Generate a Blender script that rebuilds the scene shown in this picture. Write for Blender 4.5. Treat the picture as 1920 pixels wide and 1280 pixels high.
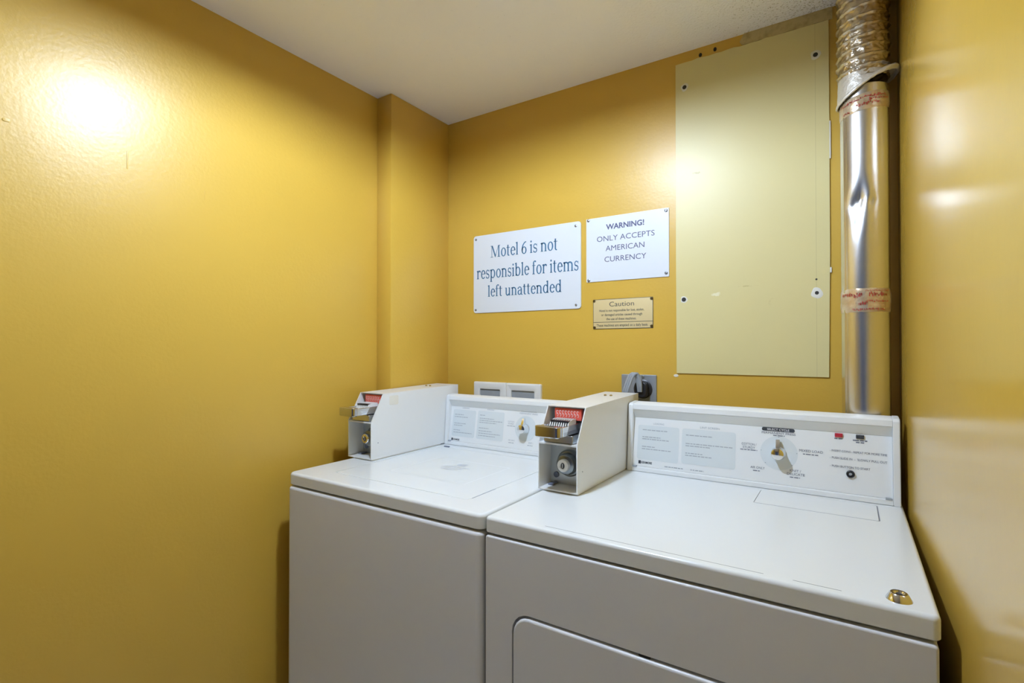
import bpy, bmesh, math, random
from mathutils import Vector, Matrix, noise
S = bpy.context.scene
for o in list(bpy.data.objects): bpy.data.objects.remove(o)
PI = math.pi

# ------------------------------------------------------------------ camera
cd = bpy.data.cameras.new('camera'); cam = bpy.data.objects.new('camera', cd); S.collection.objects.link(cam)
cd.sensor_width = 36.0; cd.lens = 36.0 * 963.0 / 1920.0; cd.clip_start = 0.01
cam.location = (0, 0, 1.30)
cam.rotation_euler = (math.radians(90.6), 0, math.radians(33.2))
S.camera = cam
# ------------------------------------------------------------------ world, exposure
W = bpy.data.worlds.new('world'); S.world = W; W.use_nodes = True
W.node_tree.nodes['Background'].inputs[0].default_value = (0.9, 0.95, 1, 1)
W.node_tree.nodes['Background'].inputs[1].default_value = 0.02
S.view_settings.view_transform = 'Standard'; S.view_settings.look = 'None'
S.view_settings.gamma = 1.0; S.view_settings.use_curve_mapping = False
S.view_settings.exposure = 0.02
LAMP_XY = (-0.65, 0.69); LAMP_POWER = 1130.0; LAMP_COLOR = (0.835, 1.01, 1.29)

# ------------------------------------------------------------------ materials
def mat(name, col, rough=0.4, metal=0.0, spec=0.5, bump=None, var=None, coat=0.0, emit=None):
    """bump: list of (scale, strength, distance); var: (scale, second colour, low, high)"""
    m = bpy.data.materials.new(name); m.use_nodes = True
    nt = m.node_tree; b = nt.nodes['Principled BSDF']
    b.inputs['Base Color'].default_value = (*col, 1); b.inputs['Roughness'].default_value = rough
    b.inputs['Metallic'].default_value = metal; b.inputs['Specular IOR Level'].default_value = spec
    b.inputs['Coat Weight'].default_value = coat; b.inputs['Coat Roughness'].default_value = 0.06
    if emit:
        b.inputs['Emission Color'].default_value = (*emit[0], 1); b.inputs['Emission Strength'].default_value = emit[1]
    tc = nt.nodes.new('ShaderNodeTexCoord')
    if var:
        n = nt.nodes.new('ShaderNodeTexNoise'); n.inputs['Scale'].default_value = var[0]; n.inputs['Detail'].default_value = 6
        r = nt.nodes.new('ShaderNodeValToRGB')
        r.color_ramp.elements[0].position = var[2]; r.color_ramp.elements[0].color = (*col, 1)
        r.color_ramp.elements[1].position = var[3]; r.color_ramp.elements[1].color = (*var[1], 1)
        nt.links.new(tc.outputs['Object'], n.inputs['Vector']); nt.links.new(n.outputs[0], r.inputs[0])
        nt.links.new(r.outputs[0], b.inputs['Base Color'])
    prev = None
    for sc, st, di in (bump or []):
        n = nt.nodes.new('ShaderNodeTexNoise'); n.inputs['Scale'].default_value = sc; n.inputs['Detail'].default_value = 3
        bp = nt.nodes.new('ShaderNodeBump'); bp.inputs['Strength'].default_value = st; bp.inputs['Distance'].default_value = di
        nt.links.new(tc.outputs['Object'], n.inputs['Vector']); nt.links.new(n.outputs[0], bp.inputs['Height'])
        if prev: nt.links.new(prev.outputs[0], bp.inputs['Normal'])
        prev = bp
    if prev: nt.links.new(prev.outputs[0], b.inputs['Normal'])
    return m
M = {}
WALL = (0.61, 0.385, 0.055)
M['wall'] = mat('mustard_paint', WALL, 0.37, bump=[(4, 0.15, 0.01), (110, 0.16, 0.0025)], var=(1.5, (0.58, 0.365, 0.052), 0.35, 0.7))
M['wall_smooth'] = mat('mustard_paint_smooth', WALL, 0.19, spec=0.95, bump=[(3, 0.12, 0.012), (60, 0.05, 0.002)], var=(1.5, (0.58, 0.365, 0.052), 0.35, 0.7))
M['blue_grey'] = mat('grey_back_wall', (0.60, 0.60, 0.63), 0.5)
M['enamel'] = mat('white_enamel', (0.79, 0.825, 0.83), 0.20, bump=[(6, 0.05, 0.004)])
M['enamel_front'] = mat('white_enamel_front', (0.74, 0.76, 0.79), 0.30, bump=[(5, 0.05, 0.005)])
M['box_white'] = mat('white_powder_coat', (0.80, 0.815, 0.81), 0.28)
M['fascia'] = mat('fascia_white', (0.82, 0.845, 0.85), 0.35)
M['print_grey'] = mat('print_light_grey', (0.70, 0.755, 0.77), 0.4)
M['print_mid'] = mat('print_mid_grey', (0.40, 0.44, 0.48), 0.45)
M['print_soft'] = mat('print_soft_grey', (0.52, 0.57, 0.64), 0.4)
M['print_faint'] = mat('print_faint_grey', (0.70, 0.75, 0.78), 0.4)
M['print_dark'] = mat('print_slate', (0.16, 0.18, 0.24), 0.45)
M['ink'] = mat('print_black', (0.03, 0.035, 0.045), 0.45)
M['white_ink'] = mat('white_ink', (0.8, 0.8, 0.8), 0.5)
M['navy'] = mat('navy_ink', (0.07, 0.075, 0.16), 0.5)
M['teal'] = mat('teal_blue_ink', (0.04, 0.15, 0.28), 0.45)
M['chrome'] = mat('chrome', (0.80, 0.81, 0.83), 0.10, 1.0)
M['lock_steel'] = mat('dark_lock_steel', (0.26, 0.29, 0.31), 0.30, 1.0)
M['screw_steel'] = mat('screw_steel', (0.30, 0.31, 0.33), 0.35, 0.9)
M['chrome_worn'] = mat('worn_chrome', (0.55, 0.56, 0.60), 0.16, 1.0)
M['steel'] = mat('dull_steel', (0.55, 0.58, 0.60), 0.32, 1.0)
M['plate'] = mat('galvanised_plate', (0.62, 0.66, 0.68), 0.38, 0.7)
M['black'] = mat('black_plastic', (0.015, 0.016, 0.02), 0.4)
M['dark'] = mat('dark_gap', (0.02, 0.018, 0.015), 0.8)
M['red'] = mat('red_plastic', (0.42, 0.02, 0.04), 0.35)
M['red_plate'] = mat('red_price_plate', (0.82, 0.12, 0.08), 0.4)
M['sign'] = mat('white_sign_plastic', (0.70, 0.74, 0.79), 0.40)
M['brass'] = mat('tan_plaque', (0.66, 0.53, 0.27), 0.42, 0.15)
M['grey_cord'] = mat('grey_vinyl', (0.30, 0.33, 0.36), 0.45)
M['grey_plate'] = mat('grey_outlet_plate', (0.36, 0.40, 0.45), 0.35, 0.5)
M['white_plastic'] = mat('white_plastic', (0.82, 0.83, 0.82), 0.35)
M['plaster'] = mat('white_plaster', (0.75, 0.74, 0.68), 0.8, bump=[(300, 0.4, 0.001)])
M['tape'] = mat('clear_foil_tape', (0.62, 0.47, 0.30), 0.25, 0.55, bump=[(90, 0.5, 0.002)], var=(40, (0.75, 0.66, 0.52), 0.4, 0.65))
M['tape_red'] = mat('red_tape_print', (0.42, 0.03, 0.03), 0.4)
M['duct'] = mat('duct_metal', (0.78, 0.78, 0.78), 0.27, 1.0, bump=[(9, 0.04, 0.01)])
M['foil'] = mat('flex_foil', (0.66, 0.58, 0.46), 0.28, 1.0, bump=[(90, 0.5, 0.003), (220, 0.3, 0.002)])
M['foil_rim'] = mat('crumpled_foil_edge', (0.80, 0.77, 0.70), 0.45, 0.5, bump=[(120, 0.6, 0.003)])
M['sticker'] = mat('pale_sticker', (0.78, 0.76, 0.68), 0.5)
M['floor'] = mat('floor_tile', (0.66, 0.69, 0.76), 0.4, var=(30, (0.60, 0.63, 0.70), 0.4, 0.6))
M['trim_tan'] = mat('tan_strip', (0.50, 0.41, 0.20), 0.6, bump=[(80, 0.4, 0.003)], var=(60, (0.38, 0.30, 0.14), 0.45, 0.7))
M['lamp_metal'] = mat('lamp_rim_white', (0.75, 0.75, 0.74), 0.4)
M['lamp_glow'] = mat('lamp_diffuser', (0.9, 0.9, 0.9), 0.5, emit=(LAMP_COLOR, LAMP_POWER))

def ceiling_material():
    m = mat('ceiling_paint', (0.92, 0.93, 1.0), 0.30, spec=0.8)
    nt = m.node_tree; b = nt.nodes['Principled BSDF']; N = nt.nodes.new; L = nt.links.new
    tc = N('ShaderNodeTexCoord'); sep = N('ShaderNodeSeparateXYZ'); L(tc.outputs['Object'], sep.inputs[0])
    mr = N('ShaderNodeMapRange'); mr.inputs[1].default_value = -0.62; mr.inputs[2].default_value = -0.15; L(sep.outputs[0], mr.inputs[0])
    n1 = N('ShaderNodeTexNoise'); n1.inputs['Scale'].default_value = 150; n1.inputs['Detail'].default_value = 4; L(tc.outputs['Object'], n1.inputs['Vector'])
    mu = N('ShaderNodeMath'); mu.operation = 'MULTIPLY'; L(n1.outputs[0], mu.inputs[0]); L(mr.outputs[0], mu.inputs[1])
    bp = N('ShaderNodeBump'); bp.inputs['Strength'].default_value = 0.7; bp.inputs['Distance'].default_value = 0.006
    L(mu.outputs[0], bp.inputs['Height']); L(bp.outputs[0], b.inputs['Normal'])
    # grime specks in the rough corner by the duct
    n2 = N('ShaderNodeTexNoise'); n2.inputs['Scale'].default_value = 210; n2.inputs['Detail'].default_value = 5; L(tc.outputs['Object'], n2.inputs['Vector'])
    my = N('ShaderNodeMapRange'); my.inputs[1].default_value = -0.5; my.inputs[2].default_value = 0.05; L(sep.outputs[0], my.inputs[0])
    ad = N('ShaderNodeMath'); ad.operation = 'MULTIPLY_ADD'; ad.inputs[1].default_value = 0.22; L(my.outputs[0], ad.inputs[0]); L(n2.outputs[0], ad.inputs[2])
    r = N('ShaderNodeValToRGB'); r.color_ramp.elements[0].position = 0.70; r.color_ramp.elements[0].color = (0.92, 0.93, 1.0, 1)
    r.color_ramp.elements[1].position = 0.86; r.color_ramp.elements[1].color = (0.30, 0.28, 0.24, 1)
    L(ad.outputs[0], r.inputs[0]); L(r.outputs[0], b.inputs['Base Color'])
    return m
M['ceiling'] = ceiling_material()

def panel_material():
    """old pale yellow paint with scuffs and a hairline pencil mark (object space: x along wall, z up)"""
    base = (0.67, 0.595, 0.29)
    m = mat('pale_yellow_paint', base, 0.42, bump=[(5, 0.08, 0.006), (160, 0.06, 0.002)])
    nt = m.node_tree; b = nt.nodes['Principled BSDF']; N = nt.nodes.new; L = nt.links.new
    tc = N('ShaderNodeTexCoord'); sep = N('ShaderNodeSeparateXYZ'); L(tc.outputs['Object'], sep.inputs[0])
    def math_(op, a, c, d=None):
        n = N('ShaderNodeMath'); n.operation = op
        for i, v in enumerate((a, c, d)):
            if v is None: continue
            if isinstance(v, (int, float)): n.inputs[i].default_value = v
            else: L(v, n.inputs[i])
        return n.outputs[0]
    def blob(cx, cz, rx, rz, sc, thr):
        dx = math_('DIVIDE', math_('SUBTRACT', sep.outputs[0], cx), rx); dz = math_('DIVIDE', math_('SUBTRACT', sep.outputs[2], cz), rz)
        d2 = math_('ADD', math_('MULTIPLY', dx, dx), math_('MULTIPLY', dz, dz))
        n = N('ShaderNodeTexNoise'); n.inputs['Scale'].default_value = sc; n.inputs['Detail'].default_value = 4; L(tc.outputs['Object'], n.inputs['Vector'])
        f = math_('SUBTRACT', math_('SUBTRACT', 1.0, d2), math_('MULTIPLY', n.outputs[0], 1.0)); 
        g = math_('MULTIPLY', math_('SUBTRACT', f, thr), 6.0); 
        n2 = N('ShaderNodeClamp'); L(g, n2.inputs[0]); return n2.outputs[0]
    cur = None
    def mix(fac, col):
        nonlocal cur
        mx = N('ShaderNodeMixRGB'); L(fac, mx.inputs[0]); mx.inputs[2].default_value = (*col, 1)
        if cur: L(cur, mx.inputs[1])
        else: mx.inputs[1].default_value = (*base, 1)
        cur = mx.outputs[0]
    mix(math_('MULTIPLY', blob(-0.140, 0.605, 0.022, 0.007, 160, 0.22), 0.55), (0.34, 0.25, 0.08))
    mix(math_('MULTIPLY', blob(-0.085, 0.235, 0.028, 0.014, 90, 0.2), 0.8), (0.82, 0.79, 0.62))
    mix(math_('MULTIPLY', blob(-0.01, 0.255, 0.09, 0.006, 120, 0.42), 0.5), (0.45, 0.36, 0.14))
    mix(math_('MULTIPLY', blob(0.06, 0.21, 0.02, 0.03, 150, 0.42), 0.35), (0.5, 0.42, 0.2))
    line = math_('LESS_THAN', math_('ABSOLUTE', math_('SUBTRACT', sep.outputs[0], 0.170), 0.0), 0.0007)
    mix(math_('MULTIPLY', line, 0.35), (0.40, 0.33, 0.16))
    L(cur, b.inputs['Base Color'])
    return m
M['panel'] = panel_material()

def lid_material():
    """white enamel with a worn dark hairline behind the front edge and faint scuffs"""
    m = mat('white_enamel_worn', (0.79, 0.825, 0.83), 0.20, bump=[(6, 0.05, 0.004)])
    nt = m.node_tree; b = nt.nodes['Principled BSDF']; N = nt.nodes.new; L = nt.links.new
    tc = N('ShaderNodeTexCoord'); sep = N('ShaderNodeSeparateXYZ'); L(tc.outputs['Object'], sep.inputs[0])
    def math_(op, a, c):
        n = N('ShaderNodeMath'); n.operation = op
        for i, v in enumerate((a, c)):
            if isinstance(v, (int, float)): n.inputs[i].default_value = v
            else: L(v, n.inputs[i])
        return n.outputs[0]
    # front hairline, object y measured from the machine's base centre
    ln = math_('LESS_THAN', math_('ABSOLUTE', math_('ADD', sep.outputs[1], 0.2885), 0.0), 0.0009)
    n = N('ShaderNodeTexNoise'); n.inputs['Scale'].default_value = 14; n.inputs['Detail'].default_value = 5; L(tc.outputs['Object'], n.inputs['Vector'])
    br = math_('GREATER_THAN', n.outputs[0], 0.40)
    rng = math_('MULTIPLY', math_('GREATER_THAN', sep.outputs[0], -0.235), math_('LESS_THAN', sep.outputs[0], 0.26))
    f = math_('MULTIPLY', math_('MULTIPLY', ln, br), rng); f = math_('MULTIPLY', f, 0.85)
    mx = N('ShaderNodeMixRGB'); L(f, mx.inputs[0]); mx.inputs[1].default_value = (0.79, 0.825, 0.83, 1); mx.inputs[2].default_value = (0.2, 0.22, 0.24, 1)
    L(mx.outputs[0], b.inputs['Base Color'])
    return m
M['lid_worn'] = lid_material()

# ------------------------------------------------------------------ mesh helpers
def origin_of(p): return p.matrix_world.translation.copy() if p else Vector((0, 0, 0))
ORG = {}
def obj(name, bm, m, parent=None, weighted=False, sharp=0.6, org=None):
    """link a bmesh (world coordinates) as ONE mesh object; origin at its parent's base or at org"""
    bmesh.ops.recalc_face_normals(bm, faces=bm.faces[:])
    for f in bm.faces: f.smooth = True
    for e in bm.edges:
        if len(e.link_faces) != 2 or e.calc_face_angle(0) > sharp: e.smooth = False
    o_ = Vector(org) if org is not None else (ORG[parent.name] if parent else None)
    if o_ is None:
        xs = [v.co for v in bm.verts]
        o_ = Vector(((min(v.x for v in xs) + max(v.x for v in xs)) / 2, (min(v.y for v in xs) + max(v.y for v in xs)) / 2, min(v.z for v in xs)))
    bmesh.ops.translate(bm, verts=bm.verts[:], vec=-o_)
    me = bpy.data.meshes.new(name); bm.to_mesh(me); bm.free()
    ms = m if isinstance(m, (list, tuple)) else [m]
    for k in ms: me.materials.append(M[k])
    o = bpy.data.objects.new(name, me); S.collection.objects.link(o)
    if parent:
        o.parent = parent; o.location = o_ - ORG[parent.name]
    else: o.location = o_
    ORG[o.name] = o_
    if weighted:
        w = o.modifiers.new('wn', 'WEIGHTED_NORMAL'); w.keep_sharp = True; w.weight = 100
    return o
def thing(name, loc, label, cat, group=None):
    o = bpy.data.objects.new(name, None); S.collection.objects.link(o); o.location = loc
    o.empty_display_size = 0.05; ORG[o.name] = Vector(loc); return tag(o, label, cat, group)
def tag(o, label, cat, group=None):
    o['label'] = label; o['category'] = cat
    if group: o['group'] = group
    return o
def struct(name, bm, m, label=None, **k):
    o = obj(name, bm, m, **k); o['kind'] = 'structure'
    if label: o['label'] = label
    return o
def new(): return bmesh.new()
def box(bm, x0, x1, y0, y1, z0, z1, bev=0.0, seg=2):
    r = bmesh.ops.create_cube(bm, size=1.0)
    for v in r['verts']:
        v.co = Vector((x0 + (v.co.x + .5) * (x1 - x0), y0 + (v.co.y + .5) * (y1 - y0), z0 + (v.co.z + .5) * (z1 - z0)))
    if bev:
        es = list({e for v in r['verts'] for e in v.link_edges})
        bmesh.ops.bevel(bm, geom=es, offset=bev, segments=seg, affect='EDGES', profile=0.5)
    return bm
def face(bm, pts):
    return bm.faces.new([bm.verts.new(p) for p in pts])
def prism(bm, prof, x0, x1, mp=None):
    """extrude a (y,z) profile along x"""
    mp = mp or (lambda x, y, z: (x, y, z))
    a = [bm.verts.new(mp(x0, y, z)) for y, z in prof]; b = [bm.verts.new(mp(x1, y, z)) for y, z in prof]
    n = len(prof)
    for i in range(n): bm.faces.new((a[i], a[(i + 1) % n], b[(i + 1) % n], b[i]))
    bm.faces.new(a); bm.faces.new(b)
def rrect(x0, x1, y0, y1, r, n=5):
    r = max(r, 1e-4); out = []
    for cx, cy, a0 in ((x1 - r, y1 - r, 0), (x0 + r, y1 - r, 90), (x0 + r, y0 + r, 180), (x1 - r, y0 + r, 270)):
        for k in range(n + 1):
            a = math.radians(a0 + 90 * k / n); out.append((cx + r * math.cos(a), cy + r * math.sin(a)))
    return out
def loop(bm, pts, h, mp): return [bm.verts.new(mp(p[0], p[1], h)) for p in pts]
def bridge(bm, a, b):
    n = len(a)
    for i in range(n): bm.faces.new((a[i], a[(i + 1) % n], b[(i + 1) % n], b[i]))
ID = lambda a, b, h: (a, b, h)
def slab(bm, R, r, h0, h1, er, mp=ID, pocket=None, steps=4, er0=0.0):
    """rounded plate with a rounded top edge; pocket = (rect, radius, depth)"""
    x0, x1, y0, y1 = R
    def lp(i, h): return loop(bm, rrect(x0 + i, x1 - i, y0 + i, y1 - i, r - i), h, mp)
    ls = [lp(er0, h0)]
    if er0: ls.append(lp(0, h0 + er0))
    ls.append(lp(0, h1 - er))
    for k in range(1, steps + 1):
        a = PI / 2 * k / steps; ls.append(lp(er * (1 - math.cos(a)), h1 - er + er * math.sin(a)))
    bm.faces.new(ls[0])
    for a, b in zip(ls, ls[1:]): bridge(bm, a, b)
    top = ls[-1]
    if pocket:
        (a0, a1, b0, b1), pr, dep = pocket
        p1 = loop(bm, rrect(a0, a1, b0, b1, pr), h1, mp); p2 = loop(bm, rrect(a0, a1, b0, b1, pr), h1 - dep, mp)
        bridge(bm, top, p1); bridge(bm, p1, p2); bm.faces.new(p2)
    else: bm.faces.new(top)
def lathe(bm, prof, c, axis='Z', n=32, cap=True, sx=1.0):
    """prof: (radius, height) list; axis Z up, or Y = height towards the room (-Y)"""
    rings = []
    for r, h in prof:
        ring = []
        for k in range(n):
            a = 2 * PI * k / n; u, v = r * math.cos(a), r * math.sin(a)
            p = (c[0] + u, c[1] + v, c[2] + h) if axis == 'Z' else (c[0] + u * sx, c[1] - h, c[2] + v)
            ring.append(bm.verts.new(p))
        rings.append(ring)
    for a, b in zip(rings, rings[1:]): bridge(bm, a, b)
    if cap: bm.faces.new(rings[0]); bm.faces.new(rings[-1])
def tube(bm, pts, r, n=10):
    ps = [Vector(p) for p in pts]; rings = []; up = Vector((0.3, 0.1, 1)).normalized()
    for i, p in enumerate(ps):
        t = (ps[min(i + 1, len(ps) - 1)] - ps[max(i - 1, 0)]).normalized()
        a = t.cross(Vector((1, 0, 0)))
        a = a.normalized() if a.length > .1 else t.cross(Vector((0, 1, 0))).normalized()
        b = t.cross(a)
        rings.append([bm.verts.new(p + a * r * math.cos(2 * PI * k / n) + b * r * math.sin(2 * PI * k / n)) for k in range(n)])
    for a, b in zip(rings, rings[1:]): bridge(bm, a, b)
    bm.faces.new(rings[0]); bm.faces.new(rings[-1])
def bez(p, n=24):
    """Catmull-Rom through the points"""
    p = [Vector(q) for q in p]; p = [p[0] * 2 - p[1]] + p + [p[-1] * 2 - p[-2]]; out = []
    for i in range(1, len(p) - 2):
        for k in range(n):
            t = k / n; a, b, c, d = p[i - 1:i + 3]
            out.append(0.5 * ((2 * b) + (c - a) * t + (2 * a - 5 * b + 4 * c - d) * t * t + (3 * b - a - 3 * c + d) * t ** 3))
    out.append(p[-2]); return out
def letter(parent, m, *lines):
    """each printed line is a part of its own: (function, args...)"""
    for f, *a in lines:
        bm = new(); f(bm, *a)
        o = obj('fine_print' if f is greek else 'lettering', bm, m, parent)
        if f is greek: o['kind'] = 'stuff'
_txt = {}
def text_mesh(s, bold=0.0):
    k = (s, bold)
    if k not in _txt:
        cu = bpy.data.curves.new('t', 'FONT'); cu.body = s; cu.offset = bold; cu.resolution_u = 3
        ob = bpy.data.objects.new('t', cu); me = bpy.data.meshes.new_from_object(ob)
        vs = [v.co.copy() for v in me.vertices]; fs = [tuple(p.vertices) for p in me.polygons]
        bpy.data.objects.remove(ob); bpy.data.curves.remove(cu); bpy.data.meshes.remove(me)
        _txt[k] = (vs, fs)
    return _txt[k]
def put(bm, vs, fs, mp, mi=0):
    nv = [bm.verts.new(mp(v[0], v[1])) for v in vs]
    for f in fs:
        try: bm.faces.new([nv[i] for i in f]).material_index = mi
        except ValueError: pass
def text(bm, s, x0, x1, zb, h, mp, bold=0.0, mi=0):
    """set s from x0 to x1 on baseline zb with capital height h"""
    vs, fs = text_mesh(s, bold); cap = max(v.y for v in text_mesh('H', bold)[0])
    mn = min(v.x for v in vs); mx = max(v.x for v in vs); k = (x1 - x0) / (mx - mn)
    put(bm, [(x0 + (v.x - mn) * k, zb + v.y * h / cap) for v in vs], fs, mp, mi)
def quad(bm, x0, x1, z0, z1, mp, mi=0, r=0.0):
    pts = rrect(x0, x1, z0, z1, r, 4) if r else [(x0, z0), (x1, z0), (x1, z1), (x0, z1)]
    bm.faces.new([bm.verts.new(mp(*p)) for p in pts]).material_index = mi
def greek(bm, x0, x1, z, h, mp, mi=0, seed=0):
    """a line of print too small to read: short word-length dashes"""
    rnd = random.Random(seed); x = x0
    while x < x1:
        w = min(rnd.uniform(.004, .013), x1 - x); quad(bm, x, x + w, z, z + h, mp, mi); x += w + .0018
def copy_tree(o, parent=None):
    c = o.copy(); S.collection.objects.link(c); c.parent = parent
    ORG[c.name] = ORG.get(o.name, Vector())
    for ch in list(o.children): copy_tree(ch, c)
    return c

# ------------------------------------------------------------------ room shell
ZC = 2.203; XL = -1.428; YB = 1.60; YF = -1.5
def xr(y): return 0.107 + (1.60 - y) * 0.0196           # right wall runs very slightly out of square
bm = new(); box(bm, XL - .1, .30, YF - .1, YB + .1, -0.06, 0); struct('floor', bm, 'floor', 'floor under the machines')
bm = new(); box(bm, XL - .1, .30, YF - .1, YB + .1, ZC, ZC + .06); struct('ceiling', bm, 'ceiling', 'off-white ceiling, rough and speckled near the duct', org=(0, 0, 0))
bm = new(); box(bm, XL - .1, XL, YF - .1, YB + .1, 0, ZC); struct('wall_left', bm, 'wall', 'glossy mustard wall with a bright lamp glare', org=(0, 0, 0))
bm = new(); box(bm, XL, .30, YB, YB + .1, 0, ZC); struct('wall_back', bm, 'wall', 'mustard wall behind the machines', org=(0, 0, 0))
bm = new(); box(bm, XL, .30, YF - .1, YF, 0, ZC); struct('wall_front', bm, 'blue_grey', org=(0, 0, 0))
bm = new(); prism(bm, [(xr(YB), YB), (.30, YB), (.30, YF), (xr(YF), YF)], 0, ZC, lambda h, a, b: (a, b, h)); struct('wall_right', bm, 'wall_smooth', 'glossy mustard wall beside the dryer', org=(0, 0, 0))
bm = new(); box(bm, XL, -1.3555, 1.287, YB, 0, ZC, 0.003); struct('wall_corner', bm, 'wall', 'boxed-out mustard wall corner left of the signs', org=(0, 0, 0))

# blue door leaf (its colour shows in the chrome) in the wall behind the camera
M['door_wood'] = mat('blue_door', (0.06, 0.11, 0.27), 0.4, var=(8, (0.05, 0.095, 0.24), 0.4, 0.6))
bm = new(); box(bm, -1.25, -.02, YF, YF + .04, 0, 2.1, .003); d_ = struct('door_1', bm, 'door_wood', org=(-.6, YF, 0))
bm = new(); lathe(bm, [(.012, 0), (.012, .03), (.026, .036), (.026, .055), (.01, .062)], (-.12, YF + .04, 1.0), 'Y', 20)
for v in bm.verts: v.co.y = 2 * (YF + .04) - v.co.y
obj('door_knob', bm, 'steel', d_)

wl = bpy.data.objects['wall_left']
def wall_mark(y0, y1, z0, z1, h, m):
    bm = new(); slab(bm, (y0, y1, z0, z1), min(y1 - y0, z1 - z0) * .45, -.0005, h, h * .8, lambda a, b, k: (XL + k, a, b)); o = obj('paint_drip', bm, m, None, org=(0, 0, 0)); o.parent = wl
wall_mark(.5145, .5175, 1.722, 1.764, .0008, 'wall'); wall_mark(.300, .312, 1.757, 1.764, .0009, 'wall'); wall_mark(.6905, .6930, 1.690, 1.714, .0006, 'wall')

# ceiling lamp (above the picture): opaque rim and a glowing diffuser
lt = thing('ceiling_lamp', (LAMP_XY[0], LAMP_XY[1], ZC), 'round ceiling lamp with a white rim above the machines', 'lamp')
bm = new(); lathe(bm, [(.160, 0), (.160, -.086), (.166, -.088), (.168, -.084), (.168, 0)], (*LAMP_XY, ZC), n=48, cap=False); obj('rim', bm, 'lamp_metal', lt)
bm = new(); lathe(bm, [(.018, 0), (.018, -.020), (.022, -.024)], (*LAMP_XY, ZC), n=24); obj('socket', bm, 'lamp_metal', lt)
bm = new(); lathe(bm, [(.030 * math.sin(PI * k / 14) + .0004, -.055 + .030 * math.cos(PI * k / 14)) for k in range(15)], (*LAMP_XY, ZC), n=28); obj('bulb', bm, 'lamp_glow', lt)

# ------------------------------------------------------------------ pale panel on the back wall
def onwall(d): return lambda a, b: (a, YB - d, b)
P = thing('wall_panel', (-.24, YB, 1.219), 'tall pale yellow patch panel with empty screw holes beside the duct', 'panel')
bm = new()
out = [(-.4405, 1.2195), (-.0425, 1.2195), (-.0385, 1.55), (-.0385, 2.170)]
n = 24
for k in range(n + 1):
    t = k / n; x = -.0385 + (-.441 + .0385) * t
    out.append((x, 2.1695 + (.0012 * math.sin(k * 2.3) + .0009 * math.sin(k * 5.1) if t > .35 else 0)))
out += [(-.4415, 1.6)]
a = [bm.verts.new((x, YB, z)) for x, z in out]; b = [bm.verts.new((x, YB - .004, z)) for x, z in out]
bridge(bm, a, b); bm.faces.new(a); bm.faces.new(b)
obj('board', bm, 'panel', P)
for i, (x, z, ro, rh) in enumerate([(-.414, 2.093, .011, .0052), (-.069, 2.085, .012, .005), (-.418, 1.444, .010, .0055), (-.069, 1.4445, .0135, .004)]):
    bm = new(); rnd = random.Random(i)
    rings = []
    for r, h in [(ro, .0040), (ro * .8, .0052), (rh * 1.15, .0050)]:
        rings.append([bm.verts.new((x + r * (1 + .14 * math.sin(3 * a_ + i) * (r == ro)) * math.cos(a_), YB - h, z + (r * 1.12 * (1 + .1 * math.sin(2 * a_ + i)) * math.sin(a_)))) for a_ in [2 * PI * k / 18 for k in range(18)]])
    for p, q in zip(rings, rings[1:]): bridge(bm, p, q)
    o = obj('filler_ring', bm, 'plaster', P)
    bm = new(); lathe(bm, [(rh * 1.2, .0051), (rh, .0046), (rh * .6, .0043)], (x, YB, z), 'Y', 14); obj('screw_hole', bm, 'dark', P)
bm = new(); lathe(bm, [(.0026, .004), (.0022, .0046)], (-.070, YB, 1.481), 'Y', 12); obj('screw_hole', bm, 'dark', P)
# white chips where the paint tore off beside the board
bm = new()
for x0, x1, z0, z1 in [(-.0385, -.0355, 1.80, 1.90), (-.0388, -.0352, 1.497, 1.511)]: box(bm, x0, x1, YB - .0036, YB, z0, z1)
obj('paint_chip', bm, 'plaster', P)
bm = new(); lathe(bm, [(.0045, 0), (.0036, .0010)], (-.4435, YB, 1.2115), 'Y', 12, sx=1.7); o = obj('paint_chip', bm, 'plaster', P)
# tan strip and torn spots between panel and ceiling
bm = new()
top = [(-.246 + k * .0218, ZC) for k in range(11)]
bot = [(-.028, 2.1705)] + [(-.05 - k * .0195, 2.1705 + .001 * math.sin(k * 1.9)) for k in range(10)]
pts = [(-.030, ZC), (-.030, 2.1705)] + bot[1:] + [(-.252, 2.172), (-.258, 2.182), (-.252, 2.192), (-.246, ZC)]
a = [bm.verts.new((x, YB, z)) for x, z in pts]; b = [bm.verts.new((x, YB - .003, z)) for x, z in pts]
bridge(bm, a, b); bm.faces.new(a); bm.faces.new(b)
struct('trim_1', bm, 'trim_tan', 'bare tan strip between pale panel and ceiling')
for x, z in ((-.368, 2.180), (-.326, 2.184)):
    bm = new(); lathe(bm, [(.0068, 0), (.004, .002), (.001, .003)], (x, YB, z), 'Y', 7, sx=.75); o = obj('torn_spot', bm, 'dark', None); 
    o.parent = bpy.data.objects['wall_back']; o.location = ORG[o.name]

# ------------------------------------------------------------------ signs
def screw_mesh(name, r, h, m):
    bm = new(); lathe(bm, [(r, 0), (r * .95, h * .6), (r * .6, h)], (0, 0, 0), 'Y', 14)
    box(bm, -r * .75, r * .75, -h * 1.12, -h * .5, -r * .13, r * .13); 
    o = obj(name, bm, m, None, org=(0, 0, 0)); return o
def screws(parent, pts, r, h, m):
    first = None
    for x, y, z in pts:
        if first is None: s = screw_mesh('screw', r, h, m); first = s
        else: s = first.copy(); S.collection.objects.link(s)
        s.parent = parent; s.location = Vector((x, y, z)) - ORG[parent.name]; s.rotation_euler = (0, random.Random(x * 99).uniform(0, 3), 0)
def WY(d): return lambda a, b, h: (a, YB - d - h, b)

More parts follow.
